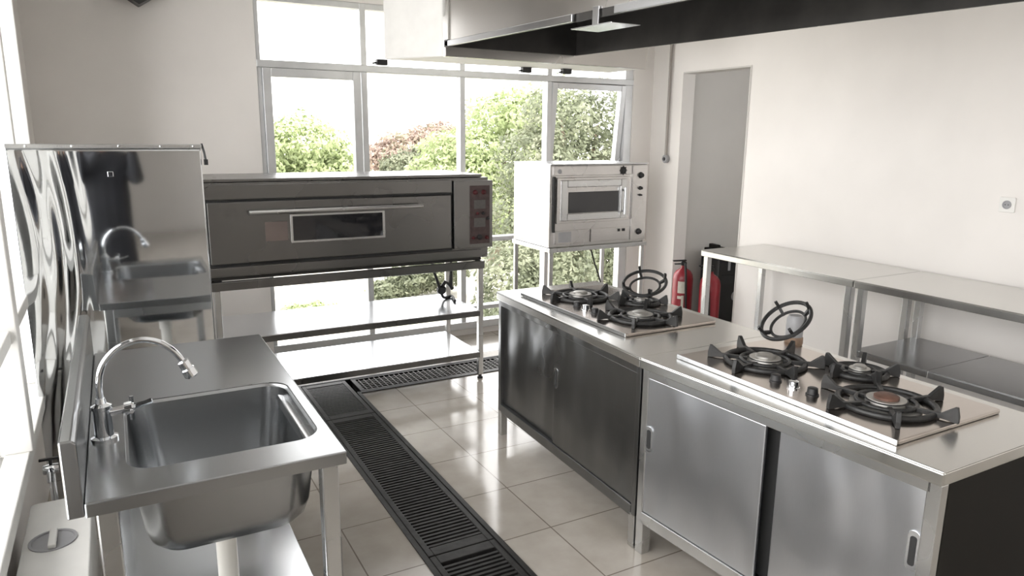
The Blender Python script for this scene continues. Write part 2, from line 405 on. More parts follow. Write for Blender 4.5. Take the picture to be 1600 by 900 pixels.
SZ = .82
SX0, SX1, SY0, SY1 = -.128, .478, 1.775, 3.07
st = thing('sink_table', 'stainless sink table with one deep bowl, backsplash on the left and open legs', 'sink', (0, 0, 0))
BX0, BX1, BY0, BY1, BR = -.040, .448, 1.905, 2.435, .075
def rrect(x0, x1, y0, y1, r, n=8):
    out = []
    for cx, cy, a0 in ((x1-r, y1-r, 0), (x0+r, y1-r, 90), (x0+r, y0+r, 180), (x1-r, y0+r, 270)):
        for k in range(n+1):
            a = math.radians(a0 + 90*k/n); out.append((cx + r*math.cos(a), cy + r*math.sin(a)))
    return out
def top_with_hole():
    b = bmesh.new(); vc = {}
    def V(x, y):
        k = (round(x, 5), round(y, 5))
        if k not in vc: vc[k] = b.verts.new((x, y, SZ))
        return vc[k]
    X = [SX0, BX0, BX0+BR, BX1-BR, BX1, SX1]; Y = [SY0, BY0, BY0+BR, BY1-BR, BY1, SY1]
    for i in range(5):
        for j in range(5):
            if 1 <= i <= 3 and 1 <= j <= 3: continue
            b.faces.new((V(X[i], Y[j]), V(X[i+1], Y[j]), V(X[i+1], Y[j+1]), V(X[i], Y[j+1])))
    for cx, cy, kx, ky, a0 in ((BX1-BR, BY1-BR, BX1, BY1, 0), (BX0+BR, BY1-BR, BX0, BY1, 90), (BX0+BR, BY0+BR, BX0, BY0, 180), (BX1-BR, BY0+BR, BX1, BY0, 270)):
        p = [(cx+BR*math.cos(math.radians(a0+90*k/8)), cy+BR*math.sin(math.radians(a0+90*k/8))) for k in range(9)]
        for q, r in zip(p, p[1:]): b.faces.new((V(kx, ky), V(*q), V(*r)))
    oe = [e for e in b.edges if e.is_boundary and (all(abs(v.co.x-SX0) < 1e-5 for v in e.verts) or all(abs(v.co.x-SX1) < 1e-5 for v in e.verts) or all(abs(v.co.y-SY0) < 1e-5 for v in e.verts) or all(abs(v.co.y-SY1) < 1e-5 for v in e.verts))]
    r = bmesh.ops.extrude_edge_only(b, edges=oe)
    for v in [q for q in r['geom'] if isinstance(q, bmesh.types.BMVert)]: v.co.z -= .035
    return b
t = MB(); t.b.free(); t.b = top_with_hole()
wt = t.build('worktop', M['steel_sink'], st)
md = wt.modifiers.new('edge', 'BEVEL'); md.width = .004; md.segments = 3; md.limit_method = 'ANGLE'; md.angle_limit = math.radians(50)
# bowl: rings lofted downwards
bw = MB()
levels = [(0, 0, BR), (.002, .004, BR), (.008, .010, BR), (.020, .12, BR), (.030, .21, BR), (.042, .25, BR), (.062, .275, BR), (.095, .288, BR*.9), (.17, .292, BR*.6)]
prev = None
for ins, dep, r in levels:
    rr_ = max(.02, r - ins*.12)
    ring = [bw.b.verts.new((x, y, SZ-dep-.001)) for x, y in rrect(BX0+ins, BX1-ins, BY0+ins, BY1-ins, rr_)]
    if prev:
        for i in range(len(ring)): bw.b.faces.new((prev[i], prev[(i+1) % len(ring)], ring[(i+1) % len(ring)], ring[i]))
    prev = ring
bw.b.faces.new(prev)
bowl = bw.build('bowl', M['steel_sink'], st, smooth=True)
md = bowl.modifiers.new('thick', 'SOLIDIFY'); md.thickness = .004; md.offset = 1
lathe([(.045, 0), (.045, .004), (.03, .005), (.028, .001)], (.20, 2.17, SZ-.293)).build('strainer', M['chrome'], bowl, smooth=True)
bs = MB(); bs.prism([(SX0-.036, SZ-.035), (SX0-.001, SZ-.035), (SX0-.001, SZ+.146), (SX0-.010, SZ+.154), (SX0-.036, SZ+.154)], 'y', SY0+.005, SY1)
bs.build('backsplash', M['steel_sink'], st, .004)
for x, y in ((SX0+.02, SY0+.015), (SX1-.065, SY0+.015), (SX0+.02, SY1-.07), (SX1-.065, SY1-.07)):
    box(x, x+.045, y, y+.045, .0, SZ-.030).build('leg', M['steel'], st, .004)
box(SX0+.03, SX1-.03, SY0+.10, SY1-.03, .225, .25).build('undershelf', M['steel_shelf'], st, .003)
rl = MB(); rl.box(SX0+.065, SX1-.065, SY1-.06, SY1-.03, SZ-.085, SZ-.04); rl.box(SX1-.06, SX1-.03, SY0+.06, SY1-.07, SZ-.075, SZ-.037)
rl.build('rail', M['steel'], st, .003)
dp = MB(); dp.lathe([(.040, .505), (.040, .527)], (.20, 2.17, 0)); dp.lathe([(.030, .255), (.030, .44), (.036, .442), (.036, .505)], (.20, 2.17, 0))
dp.build('drain_pipe', M['pvc'], st, smooth=True, label='white plastic drain pipe')

fc = thing('faucet', 'chrome swan neck tap on the rear ledge of the sink', 'faucet', (-.088, 2.16, SZ))
lathe([(.034, 0), (.034, .008), (.024, .012), (.022, .085), (.026, .088), (.026, .098), (.014, .104), (.012, .118)]).build('body', M['chrome'], fc, smooth=True)
arc = [(0, 0, .112), (.000, .0, .15), (.006, 0, .19), (.022, 0, .222), (.05, 0, .250), (.085, 0, .265), (.12, 0, .268), (.155, 0, .256), (.185, 0, .232), (.205, 0, .205), (.212, 0, .19)]
def smooth_path(p, k=5):
    p = [Vector(q) for q in p]; out = []
    for i in range(len(p)-1):
        a, b, c, d = p[max(0, i-1)], p[i], p[i+1], p[min(len(p)-1, i+2)]
        for j in range(k):
            t = j/k; out.append(0.5*((2*b) + (c-a)*t + (2*a-5*b+4*c-d)*t*t + (3*b-a-3*c+d)*t**3))
    out.append(p[-1]); return out
tube(smooth_path(arc), .0085, 14).build('spout', M['chrome'], fc, smooth=True)
nzm = along((.210, 0, .196), (.45, 0, -1))
lathe([(.010, 0), (.016, .004), (.016, .026), (.019, .030), (.019, .052), (.015, .056)], m=nzm, n=18).build('nozzle', M['chrome'], fc, smooth=True)
hd = MB(); hd.tube([(.02, 0, .075), (.058, .0, .078)], .012, 12); hd.lathe([(.018, 0), (.020, .018), (.014, .024)], m=along((.055, 0, .078), (1, 0, .05)), n=14)
for a in (0, PI/2): hd.tube([(.072, -.034*math.cos(a), .078-.034*math.sin(a)), (.074, .034*math.cos(a), .078+.034*math.sin(a))], .0055, 8)
hd.tube([(.079, 0, .079), (.125, -.004, .092)], [.006, .008], 8)
hd.build('handle', M['chrome'], fc, smooth=True)

gt = thing('grease_trap', 'white grease trap box with a round recessed lid left of the sink', 'grease trap', (-.265, 2.2, 0))
gb = MB(); gb.box(-.085, .095, -.55, .55, 0, .385); gb.build('body', M['plastic'], gt, .012, 3)
gb = MB(); gb.prism(rrect(-.087, .097, -.555, .555, .02, 4), 'z', .385, .40); gb.build('cover', M['plastic'], gt, .004)
lathe([(.066, .400), (.066, .404), (.058, .404), (.056, .4005), (0.001, .4005)], (-.005, .26, 0), 28).build('lid', M['greyjar'], gt, smooth=True, label='round grey recessed lid')
lb = MB(); lb.box(-.016, .006, .205, .315, .401, .416); lb.build('handle_bar', M['plastic'], gt, .004)
tv = thing('stop_tap', 'small metal stop tap at the wall foot beside the sink backsplash', 'tap', (-.30, 2.95, .40))
lathe([(.028, -.4), (.028, -.392), (.012, -.388), (.012, .03)], n=14).build('pipe', M['chrome'], tv, smooth=True)
q = MB(); q.lathe([(.018, -.025), (.02, 0), (.018, .025)], m=along((0, 0, .035), (1, 0, 0)), n=14); q.tube([(0, 0, .035), (0, -.05, .035), (0, -.065, .01)], .012, 10)
q.build('valve_body', M['chrome'], tv, smooth=True)
q = MB(); q.box(-.035, .035, -.006, .006, .07, .08); q.tube([(0, 0, .05), (0, 0, .075)], .006, 8); q.build('lever', M['black'], tv, .002)

# ------------------------------------------------------------------ drain gratings
def slat_grate(y0, y1, label, pitch=.026, solid=False):
    gr = thing('drain_grate', label, 'grate', ((DX0+DX1)/2, (y0+y1)/2, 0), group='iron gratings of the floor drain')
    L = (y1-y0)/2 - .003; Wd = (DX1-DX0)/2 - .004
    f = MB(); f.box(-Wd, -Wd+.026, -L, L, -.028, .004); f.box(Wd-.026, Wd, -L, L, -.028, .004)
    f.box(-Wd+.026, Wd-.026, -L, -L+.055, -.028, .004); f.box(-Wd+.026, Wd-.026, L-.055, L, -.028, .004)
    f.box(-.006, .006, -L+.055, L-.055, -.03, -.012)
    f.build('frame', M['grate'], gr, .003)
    s_ = MB(); y = -L+.055+pitch*.6
    while y < L-.055-pitch*.3:
        s_.box(-Wd+.022, Wd-.022, y-.0065, y+.0065, -.024, .001); y += pitch
    s_.build('slats', M['grate'], gr)
    box(-Wd, Wd, -L, -L+.02, -.15, -.029).build('support', M['grate'], gr); box(-Wd, Wd, L-.02, L, -.15, -.029).build('support', M['grate'], gr)
    return gr
slat_grate(-1.18, .82, 'iron slat drain grate running out below the picture')
slat_grate(.82, 2.41, 'iron slat drain grate nearest the viewer, ending at the wide cross bar')
slat_grate(2.41, 3.98, 'long iron slat drain grate in the middle of the aisle')
slat_grate(3.98, 4.628, 'short dark iron slat grate in the corner by the oven rack', .022)
def mesh_grate(x0, x1, label):
    gr = thing('mesh_drain_grate', label, 'grate', ((x0+x1)/2, (CY0+CY1)/2, 0), group='mesh gratings of the cross drain')
    L = (x1-x0)/2-.003; Wd = (CY1-CY0)/2-.004
    f = MB(); f.box(-L, L, -Wd, -Wd+.02, -.025, .004); f.box(-L, L, Wd-.02, Wd, -.025, .004); f.box(-L, -L+.03, -Wd+.02, Wd-.02, -.025, .004); f.box(L-.03, L, -Wd+.02, Wd-.02, -.025, .004)
    f.build('frame', M['grate'], gr, .003)
    s_ = MB(); x = -L+.03+.02
    while x < L-.03: s_.box(x-.003, x+.003, -Wd+.015, Wd-.015, -.02, .001); x += .036
    y = -Wd+.02+.018
    while y < Wd-.02: s_.box(-L+.02, L-.02, y-.004, y+.004, -.022, -.001); y += .034
    s_.build('mesh_bars', M['grate_worn'], gr)
    box(-L, -L+.02, -Wd, Wd, -.15, -.026).build('support', M['grate'], gr); box(L-.02, L, -Wd, Wd, -.15, -.026).build('support', M['grate'], gr)
mesh_grate(DX1+.03, 2.42, 'square mesh drain grate in front of the big oven rack')
mesh_grate(2.42, 3.59, 'square mesh drain grate beside the small oven stand, behind the stove counter')

# ------------------------------------------------------------------ deck oven and its rack
OX0, OX1, OY0, OY1 = .405, 2.17, 4.25, 4.84
rk = thing('oven_rack', 'stainless two shelf rack carrying the wide deck oven', 'rack', (0, 0, 0))
for x, y in ((.43, 4.245), (2.08, 4.245), (.43, 4.79), (2.08, 4.79)):
    lg = box(x, x+.035, y, y+.035, .03, .775).build('leg', M['steel'], rk, .003)
    lathe([(.020, 0), (.020, .012), (.012, .016), (.012, .04)], (x+.0175, y+.0175, 0), 12).build('foot', M['black'], lg, smooth=True)
q = MB(); q.box(.415, 2.12, 4.235, 4.265, .775, .825); q.box(.415, 2.12, 4.80, 4.83, .775, .825); q.box(.415, .445, 4.265, 4.80, .775, .825); q.box(2.09, 2.12, 4.265, 4.80, .775, .825)
q.build('top_frame', M['steel_oven'], rk, .003)
for z in (.495, .205):
    sh_ = box(.42, 2.075, 4.215, 4.80, z-.006, z).build('shelf', M['steel_shelf'], rk, .002)
    for a_ in (4.215, 4.79): box(.42, 2.075, a_, a_+.010, z-.04, z-.0062).build('edge_rail', M['steel_oven'], sh_)  # dark steel paints the dark reflection along the shelf edges
ov = thing('deck_oven', 'wide dark stainless deck oven with a long bar handle and narrow window', 'oven', (0, 0, .826))
z0 = .826
def R_(z): return z - z0
ob = MB(); ob.box(OX0, 2.155, OY0+.012, OY1, R_(.846), R_(1.375))
ob.build('body', M['steel_oven'], ov, .004)
box(OX0-.005, 2.12, OY0+.03, OY1+.01, R_(1.376), R_(1.395)).build('top_cover', M['steel_oven'], ov, .004)
box(OX0, 1.89, OY0-.004, OY0+.011, R_(1.285), R_(1.365)).build('upper_fascia', M['steel_oven'], ov, .003)
box(OX0+.01, 2.10, OY0-.006, OY0+.0115, R_(.857), R_(.905)).build('lower_fascia', M['steel_oven'], ov, .003)
ft = MB()
box(OX0+.02, 2.11, OY0+.02, OY1-.01, .002, R_(.8455)).build('base', M['soot'], ov, .003)  # black filler added in the gap below the body, painted as its shadow
for x in (.44, 2.06):
    for y in (4.27, 4.78): box(x, x+.04, y-.012 if y < 4.5 else y+.07, y+.01 if y < 4.5 else y+.10, -.0005, .0015).build('foot', M['black'], ov)

box(OX0+.006, 1.893, OY0+.0055, OY0+.0115, R_(.908), R_(1.282)).build('door_gap', M['void'], ov)
do = box(OX0+.024, 1.882, OY0-.010, OY0+.005, R_(.926), R_(1.270)).build('door', M['steel_oven'], ov, .004)
wf = MB(); wf.box(.868, 1.436, OY0-.014, OY0-.0101, R_(1.023), R_(1.190)); wfo = wf.build('window_frame', M['steel'], do, .002)
box(.882, 1.420, OY0-.017, OY0-.0141, R_(1.036), R_(1.178)).build('window', M['blackglass'], do, .001)
hb = MB(); hb.tube([(.64, OY0-.052, R_(1.212)), (1.67, OY0-.052, R_(1.212))], .013, 14)
for x in (.72, 1.59): hb.tube([(x, OY0-.0101, R_(1.212)), (x, OY0-.052, R_(1.212))], .008, 8)
hb.build('handle', M['steel'], do, smooth=True)
box(.728, .852, OY0-.0125, OY0-.0101, R_(1.042), R_(1.152)).build('label_plate', M['pinklabel'], do, label='faded pinkish label plate')
cp = box(1.897, OX1+.004, OY0-.022, OY0+.011, R_(.918), R_(1.358)).build('control_panel', M['steel_oven'], ov, .004)
pn = box(2.006, 2.150, OY0-.026, OY0-.0222, R_(.945), R_(1.325)).build('control_plate', M['redprint'], cp, .002)
box(2.035, 2.118, OY0-.029, OY0-.0262, R_(1.175), R_(1.232)).build('display', M['display'], pn, .002)
box(2.035, 2.118, OY0-.029, OY0-.0262, R_(1.055), R_(1.115)).build('display', M['display'], pn, .002)
for x, z, mm, r in ((2.044, 1.282, 'redknob', .016), (2.105, 1.282, 'redknob', .016), (2.135, 1.11, 'black', .010), (2.03, .985, 'redknob', .011), (2.075, .99, 'black', .018), (2.128, .985, 'redknob', .013), (2.06, 1.145, 'redknob', .010), (2.10, 1.145, 'black', .010)):
    lathe([(r, 0), (r, .006), (r*.75, .016), (r*.6, .017)], m=along((x, OY0-.0262, R_(z)), (0, -1, 0)), n=16).build('knob', M[mm], pn, smooth=True)
# black gas hose with regulator under the oven
gh = thing('gas_hose', 'black gas hose and regulator dangling under the deck oven onto its shelf', 'hose', (1.96, 4.6, .496))
tube(smooth_path([(-.07, 0, .33), (-.065, 0, .25), (-.03, -.01, .13), (.0, 0, .05), (.03, .02, .012), (.10, .05, .010), (.06, -.10, .010)]), .010, 10).build('hose', M['rubber'], gh, smooth=True)
q = MB(); q.lathe([(.028, -.02), (.036, 0), (.028, .022)], m=along((0, 0, .075), (.3, 1, .2)), n=14); q.tube([(.0, 0, .09), (.03, 0, .13), (.06, 0, .11), (.085, 0, .075)], .014, 10); q.tube([(.075, 0, .33), (.075, 0, .22), (.07, 0, .10)], [.008, .012, .016], 10)
q.build('regulator', M['black'], gh, smooth=True)

# ------------------------------------------------------------------ small oven and stand
KX0, KX1, KY0, KY1, KZ = 2.62, 3.455, 4.22, 4.75, .875
sk = thing('oven_stand', 'slim square tube stand carrying the small oven by the window', 'stand', (0, 0, 0))
for x, y in ((KX0, KY0), (KX1-.03, KY0), (KX0, KY1-.03), (KX1-.03, KY1-.03)):
    box(x, x+.028, y, y+.028, 0, KZ-.03).build('leg', M['steel'], sk, .003)
q = MB(); q.box(KX0-.01, KX1+.01, KY0-.01, KY0+.028, KZ-.03, KZ); q.box(KX0-.01, KX1+.01, KY1-.03, KY1+.005, KZ-.03, KZ); q.box(KX0-.01, KX0+.028, KY0+.028, KY1-.03, KZ-.03, KZ); q.box(KX1-.03, KX1+.01, KY0+.028, KY1-.03, KZ-.03, KZ)
q.build('top_frame', M['steel'], sk, .003)
box(KX0+.028, KX1-.03, KY0+.006, KY0+.024, .13, .15).build('stretcher', M['steel'], sk, .002); box(KX0+.028, KX1-.03, KY1-.024, KY1-.006, .13, .15).build('stretcher', M['steel'], sk, .002)
so = thing('small_oven', 'compact worn steel oven with a small dark window and side knobs', 'oven', (0, 0, KZ))
def r2(z): return z - KZ
box(KX0, KX1, KY0+.012, KY1, 0.001, r2(1.448)).build('body', M['steel_warm'], so, .006)
box(KX0-.002, KX1+.002, KY0+.004, KY1+.004, r2(1.4485), r2(1.456)).build('top_cover', M['steel_shelf'], so, .002)
tf = box(KX0+.022, 3.30, KY0-.002, KY0+.0115, r2(1.375), r2(1.440)).build('upper_fascia', M['steel_warm'], so, .003)
lathe([(.016, 0), (.016, .004), (.010, .006)], m=along((2.685, KY0-.002, r2(1.405)), (0, -1, 0)), n=16).build('badge', M['greyjar'], tf, smooth=True)
bd = MB(); bd.lathe([(.028, 0), (.028, .004), (.020, .006), (.017, .003), (.011, .003), (.011, .006)], m=along((3.225, KY0-.002, r2(1.405)), (0, -1, 0)), n=20)
for a in range(8): bd.box(-.002, .002, -.034, -.024, -.002, .004, along((3.225, KY0-.004, r2(1.405)), (0, -1, 0)) @ Matrix.Rotation(a*PI/4, 4, 'Z'))
bd.build('round_badge', M['black'], tf, smooth=True, label='dark round badge')
dd = MB(); dd.prism([(2.665, r2(1.045)), (3.29, r2(1.045)), (3.29, r2(1.362)), (2.665, r2(1.362))], 'y', KY0-.006, KY0+.011)
d2 = dd.build('door', M['steel_warm'], so, .003)
# raised bevelled door frame
def ring_frame(x0, x1, z0_, z1_, t, y0, y1):
    q = MB(); q.box(x0, x0+t, y0, y1, z0_, z1_); q.box(x1-t, x1, y0, y1, z0_, z1_); q.box(x0+t, x1-t, y0, y1, z0_, z0_+t); q.box(x0+t, x1-t, y0, y1, z1_-t, z1_); return q
ring_frame(2.695, 3.255, r2(1.062), r2(1.345), .05, KY0-.016, KY0-.0061).build('door_frame', M['steel'], d2, .008)
box(2.760, 3.190, KY0-.010, KY0-.0061, r2(1.115), r2(1.262)).build('window', M['blackglass'], d2, .001)
hb = MB(); hb.tube([(3.222, KY0-.045, r2(1.095)), (3.222, KY0-.045, r2(1.285))], .011, 12)
for z in (1.115, 1.265): hb.tube([(3.222, KY0-.016, r2(z)), (3.222, KY0-.045, r2(z))], .007, 8)
hb.build('handle', M['steel_shelf'], d2, smooth=True)
box(2.64, 2.655, KY0-.004, KY0+.0115, r2(.985), r2(1.37)).build('hinge_strip', M['black'], so, .002)
lf = MB(); lf.box(2.66, 2.95, KY0-.002, KY0+.0115, r2(.90), r2(.995)); lf.box(2.96, 3.295, KY0-.002, KY0+.0115, r2(.90), r2(.995))
lfo = lf.build('lower_panels', M['steel_warm'], so, .003)
box(2.685, 2.79, KY0-.004, KY0-.0021, r2(.912), r2(.985)).build('rating_plate', M['greyjar'], lfo)
q = MB(); q.box(3.195, 3.215, KY0-.008, KY0-.0021, r2(.965), r2(.985)); q.box(3.235, 3.26, KY0-.008, KY0-.0021, r2(.965), r2(.985)); q.build('switches', M['black'], lfo, .002)
cpn = box(3.315, KX1-.004, KY0-.004, KY0+.0115, r2(.895), r2(1.44)).build('control_strip', M['steel_warm'], so, .003)
for z, r in ((1.368, .020), (1.275, .012), (1.225, .008), (.955, .020)):
    lathe([(r*1.15, 0), (r*1.15, .004), (r*.9, .006), (r*.8, .022), (r*.7, .024)], m=along((3.385, KY0-.004, r2(z)), (0, -1, 0)), n=18).build('knob', M['black'], cpn, smooth=True)
pc = thing('power_cord', 'thin dark cord hanging from the small oven down behind the hob', 'cord', (3.12, 4.46, 0))
tube(smooth_path([(0, 0, KZ-.001), (.01, 0, .82), (.05, 0, .70), (.10, 0, .58), (.13, 0, .46), (.145, 0, .30), (.15, 0, .16)]), .006, 8).build('cable', M['rubber'], pc, smooth=True)

# ------------------------------------------------------------------ stove counter: two cabinets
IX0, IX1, IZ = 1.752, 2.415, .82
def cabinet(y0, y1, label, near):
    sd = M['steel_door'] if near else M['steel_shaded']
    c = thing('stove_cabinet', label, 'cabinet', (0, 0, 0), group='stainless stove cabinets of the island')
    x0, x1 = IX0+.012, IX1-.012
    b = MB()
    b.box(x0+.03, x1, y0+.012, y1-.012, .155, .175)                      # floor sheet
    b.box(x1-.012, x1, y0+.012, y1-.012, .175, IZ-.045)                   # back
    b.box(x0+.012, x1-.012, y1-.024, y1-.012, .175, IZ-.045)              # far side
    if not near: b.box(x0+.012, x1-.012, y0+.012, y0+.024, .175, IZ-.045)
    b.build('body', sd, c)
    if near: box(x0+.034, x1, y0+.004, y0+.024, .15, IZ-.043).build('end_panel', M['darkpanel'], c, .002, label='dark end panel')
    ip = box(x0+.06, x0+.065, y0+.03, y1-.03, .18, IZ-.05).build('inner_void', M['void'], c)
    t = MB(); t.box(IX0, IX1, y0, y1, IZ-.006, IZ); t.box(IX0, IX0+.010, y0, y1, IZ-.042, IZ-.006); t.box(IX1-.010, IX1, y0, y1, IZ-.042, IZ-.006)
    t.box(IX0+.010, IX1-.010, y0, y0+.008, IZ-.042, IZ-.006); t.box(IX0+.010, IX1-.010, y1-.008, y1, IZ-.042, IZ-.006)
    t.build('worktop', M['steel_top'], c, .003)
    f = MB(); f.box(x0, x0+.032, y0+.004, y0+.042, .14, IZ-.043) if near else f.box(x0, x0+.032, y0+.004, y0+.03, .14, IZ-.043)
    f.box(x0, x0+.032, y1-.035, y1-.004, .14, IZ-.043)
    f.box(x0, x0+.028, y0+.03, y1-.03, IZ-.075, IZ-.043)
    f.box(x0, x0+.030, y0+.03, y1-.03, .135, .185)
    f.build('face_frame', M['steel'] if near else M['steel_shaded'], c, .003)
    for x in (x0, x1-.04):
        for y in (y0+.004, y1-.044):
            box(x, x+.04, y, y+.04, 0, .150).build('leg', M['steel'], c, .003)
    return c
def skew(c, ya, da, yb, db):
    done = set()
    for o in c.children_recursive:
        if o.type != 'MESH' or o.data.name in done: continue
        done.add(o.data.name)
        for v in o.data.vertices:
            t = (v.co.y-ya)/(yb-ya); v.co.x += (da+(db-da)*t)*(IX1-v.co.x)/(IX1-IX0)
def handle_recess(door, x, y, z, h=.105, wd=.038):
    p = [(y+py, z+pz) for py, pz in rrect(-wd/2, wd/2, -h/2, h/2, wd*.45, 5)]
    q = MB(); q.prism(p, 'x', x-.004, x); hp = q.build('handle', M['steel_shelf'], door, .001)
    p = [(y+py, z+pz) for py, pz in rrect(-wd*.26, wd*.26, -h*.36, h*.36, wd*.2, 5)]
    q = MB(); q.prism(p, 'x', x-.0055, x-.0041); q.build('finger_slot', M['void'], hp)
cn = cabinet(.953, 2.075, 'bright stainless stove cabinet nearest the viewer with dark end panel', True)
xd = IX0+.018
# sliding doors: far (left in picture) door on outer track, near door on the inner one
d = box(xd, xd+.012, 1.505, 2.045, .186, IZ-.076).build('door', M['steel_door'], cn, .003); handle_recess(d, xd, 2.025, .50)
d = box(xd+.015, xd+.027, .993, 1.462, .186, IZ-.076).build('door', M['steel_door'], cn, .003); handle_recess(d, xd+.015, 1.018, .555, .12, .034)
cf = cabinet(2.078, 3.372, 'stainless stove cabinet at the far end of the stove counter, dark reflection painted in', False)
d = box(xd, xd+.012, 2.105, 2.765, .186, IZ-.076).build('door', M['steel_shaded'], cf, .003); handle_recess(d, xd, 2.738, .525, .10, .032)
d = box(xd+.015, xd+.027, 2.745, 3.345, .186, IZ-.076).build('door', M['steel_shaded'], cf, .003)

skew(cn, .953, .030, 2.075, -.047); skew(cf, 2.078, -.047, 3.372, .006)
# ------------------------------------------------------------------ gas hobs
def blade(r0, r1, zb, ang, cx, cy, mb, th=.014, tip=.062, zt=.030):
    mt = Matrix.Translation((cx, cy, 0)) @ Matrix.Rotation(ang, 4, 'Z')
    prof = [(r0, zt-.012), (r1-.035, zt-.012), (r1-.012, zb), (r1, zb), (r1, zt+.004), (r1-.006, tip), (r1-.014, tip), (r1-.05, zt+.004), (r0, zt)]
    mb.prism(prof, 'y', -th/2, th/2, mt)
def pan_support(cx, cy, R, parent, n=5, a0=0.3):
    q = MB()
    for k in range(n): blade(R*.30, R, .0145, a0 + 2*PI*k/n, cx, cy, q)
    ring = [(cx + R*.68*math.cos(2*PI*k/36), cy + R*.68*math.sin(2*PI*k/36), .022) for k in range(36)]
    q.tube(ring, .010, 8, True)
    q.tube([(cx + R*.42*math.cos(2*PI*k/28), cy + R*.42*math.sin(2*PI*k/28), .026) for k in range(28)], .007, 8, True)
    q.build('pan_support', M['iron'], parent, .0015)
def burner(cx, cy, r, parent, cap='burner'):
    b = lathe([(r*1.75, .014), (r*1.75, .017), (r*1.5, .0185), (r*1.2, .0165), (r*1.02, .0165), (r, .030), (r*.95, .036), (r*.5, .036)], (cx, cy, 0), 36).build('burner', M['burner'], parent, smooth=True)
    lathe([(r*.62, .0362), (r*.62, .043), (r*.5, .047), (.004, .048)], (cx, cy, 0), 28).build('burner_cap', M[cap], b, smooth=True)
    lathe([(r*.98, .0305), (r*1.03, .031), (r*1.03, .034), (r*.97, .0345)], (cx, cy, 0), 36).build('flame_ring', M['iron'], b, smooth=True)
def hob(cy, label, caps):
    h = thing('gas_hob', label, 'hob', (2.083, cy, IZ+.0005), group='three burner gas hobs on the stove counter')
    q = MB(); q.prism(rrect(-.257, .257, -.447, .447, .012, 4), 'z', 0, .014); q.build('hob_plate', M['hobplate'], h, .004)
    box(-.262, -.2575, -.447, .447, .001, .017).build('front_trim', M['steel_shelf'], h, .0015, label='bright front trim strip')
    burner(-.035, .225, .058, h, caps[0]); burner(-.03, -.255, .060, h, caps[1]); burner(.165, -.02, .036, h, caps[2])
    pan_support(-.035, .225, .205, h, 6, .2); pan_support(-.03, -.255, .205, h, 6, .75); pan_support(.165, -.02, .13, h, 5, .5)
    for y in (.06, -.015, -.09):
        lathe([(.021, .014), (.021, .018), (.018, .019), (.016, .038), (.012, .040)], (-.165, y, 0), 20).build('knob', M['chrome'] if y == -.015 else M['black'], h, smooth=True)
    return h
hob(1.555, 'gas hob with cast iron pan supports nearest the viewer', ('burner', 'rust', 'burner'))
hob(2.770, 'gas hob with cast iron pan supports at the window end of the counter', ('burner', 'burner', 'burner'))
def wok_ring(loc, rot, label, R=.115):
    t = thing('wok_ring', label, 'wok ring', loc, group='loose iron wok rings on the hobs'); t.rotation_euler = rot
    q = MB(); q.tube([(R*math.cos(2*PI*k/40), R*math.sin(2*PI*k/40), .0) for k in range(40)], .008, 8, True)
    q.tube([(R*.7*math.cos(2*PI*k/40), R*.7*math.sin(2*PI*k/40), -.02) for k in range(40)], .006, 8, True)
    q.build('ring', M['iron'], t, smooth=True)
    for k in range(4):
        q = MB()
        a = PI/4 + k*PI/2; mt = Matrix.Rotation(a, 4, 'Z')
        q.prism([(R*.66, -.026), (R*1.0, -.012), (R*1.06, .03), (R*.95, .034), (R*.9, .0), (R*.66, -.014)], 'y', -.006, .006, mt)
        q.build('prong', M['iron'], t, .001)
wok_ring((2.255, 2.74, .938), (math.radians(8), math.radians(-24), .3), 'iron wok ring tilted at the back of the far hob', .105)
wok_ring((2.255, 1.875, .948), (math.radians(-12), math.radians(-38), .2), 'iron wok ring tilted at the back of the near hob', .10)
cj = thing('grey_stub', 'grey round stub with a brown rim standing behind the near hob', 'stub', (2.378, 1.93, IZ+.001))  # grey round body with a brown foot, added behind the hob
lathe([(.034, 0), (.036, .006), (.036, .03), (.034, .034)], n=28).build('base_ring', M['brown'], cj, smooth=True, label='brown base ring')
lathe([(.033, .0345), (.034, .08), (.033, .108), (.026, .122), (.010, .126)], n=28).build('body', M['greyjar'], cj, smooth=True)

# ------------------------------------------------------------------ right: prep tables, wall fittings
TX0, TX1, TZ = 3.675, 4.315, .85
def table(y0, y1, label, shelf):
    t = thing('prep_table', label, 'table', (0, 0, 0), group='stainless tables along the right wall')
    q = MB(); q.box(TX0, TX1, y0, y1, TZ-.006, TZ); q.box(TX0, TX0+.008, y0, y1, TZ-.045, TZ-.006); q.box(TX1-.008, TX1, y0, y1, TZ-.045, TZ-.006)
    q.box(TX0+.008, TX1-.008, y0, y0+.008, TZ-.045, TZ-.006); q.box(TX0+.008, TX1-.008, y1-.008, y1, TZ-.045, TZ-.006)
    q.build('tabletop', M['steel_top'], t, .003)
    for x in (TX0+.015, TX1-.06):
        for y in (y0+.015, y1-.055): box(x, x+.04, y, y+.04, 0, TZ-.007).build('leg', M['steel'], t, .003)
    if shelf:
        ym = 2.14
        q = MB()
        for a, b_ in ((y0+.02, ym-.003), (ym+.003, y1-.02)):
            q.box(TX0+.03, TX1-.02, a, b_, .435, .44); q.box(TX0+.03, TX0+.038, a, b_, .40, .435); q.box(TX1-.028, TX1-.02, a, b_, .40, .435)
        q.build('undershelf', M['under_steel'], t, .002)
    return t
table(2.615, 3.85, 'stainless prep table beside the doorway, open underneath', False)
table(.75, 2.605, 'stainless prep table with an undershelf at the right edge', True)
ws = thing('wall_socket', 'white single power socket on the bare right wall', 'socket', (XR-.001, 2.193, 1.293))
q = MB(); q.prism(rrect(-.042, .042, -.042, .042, .008, 4), 'x', -.010, 0); q.build('plate', M['plastic'], ws, .003)
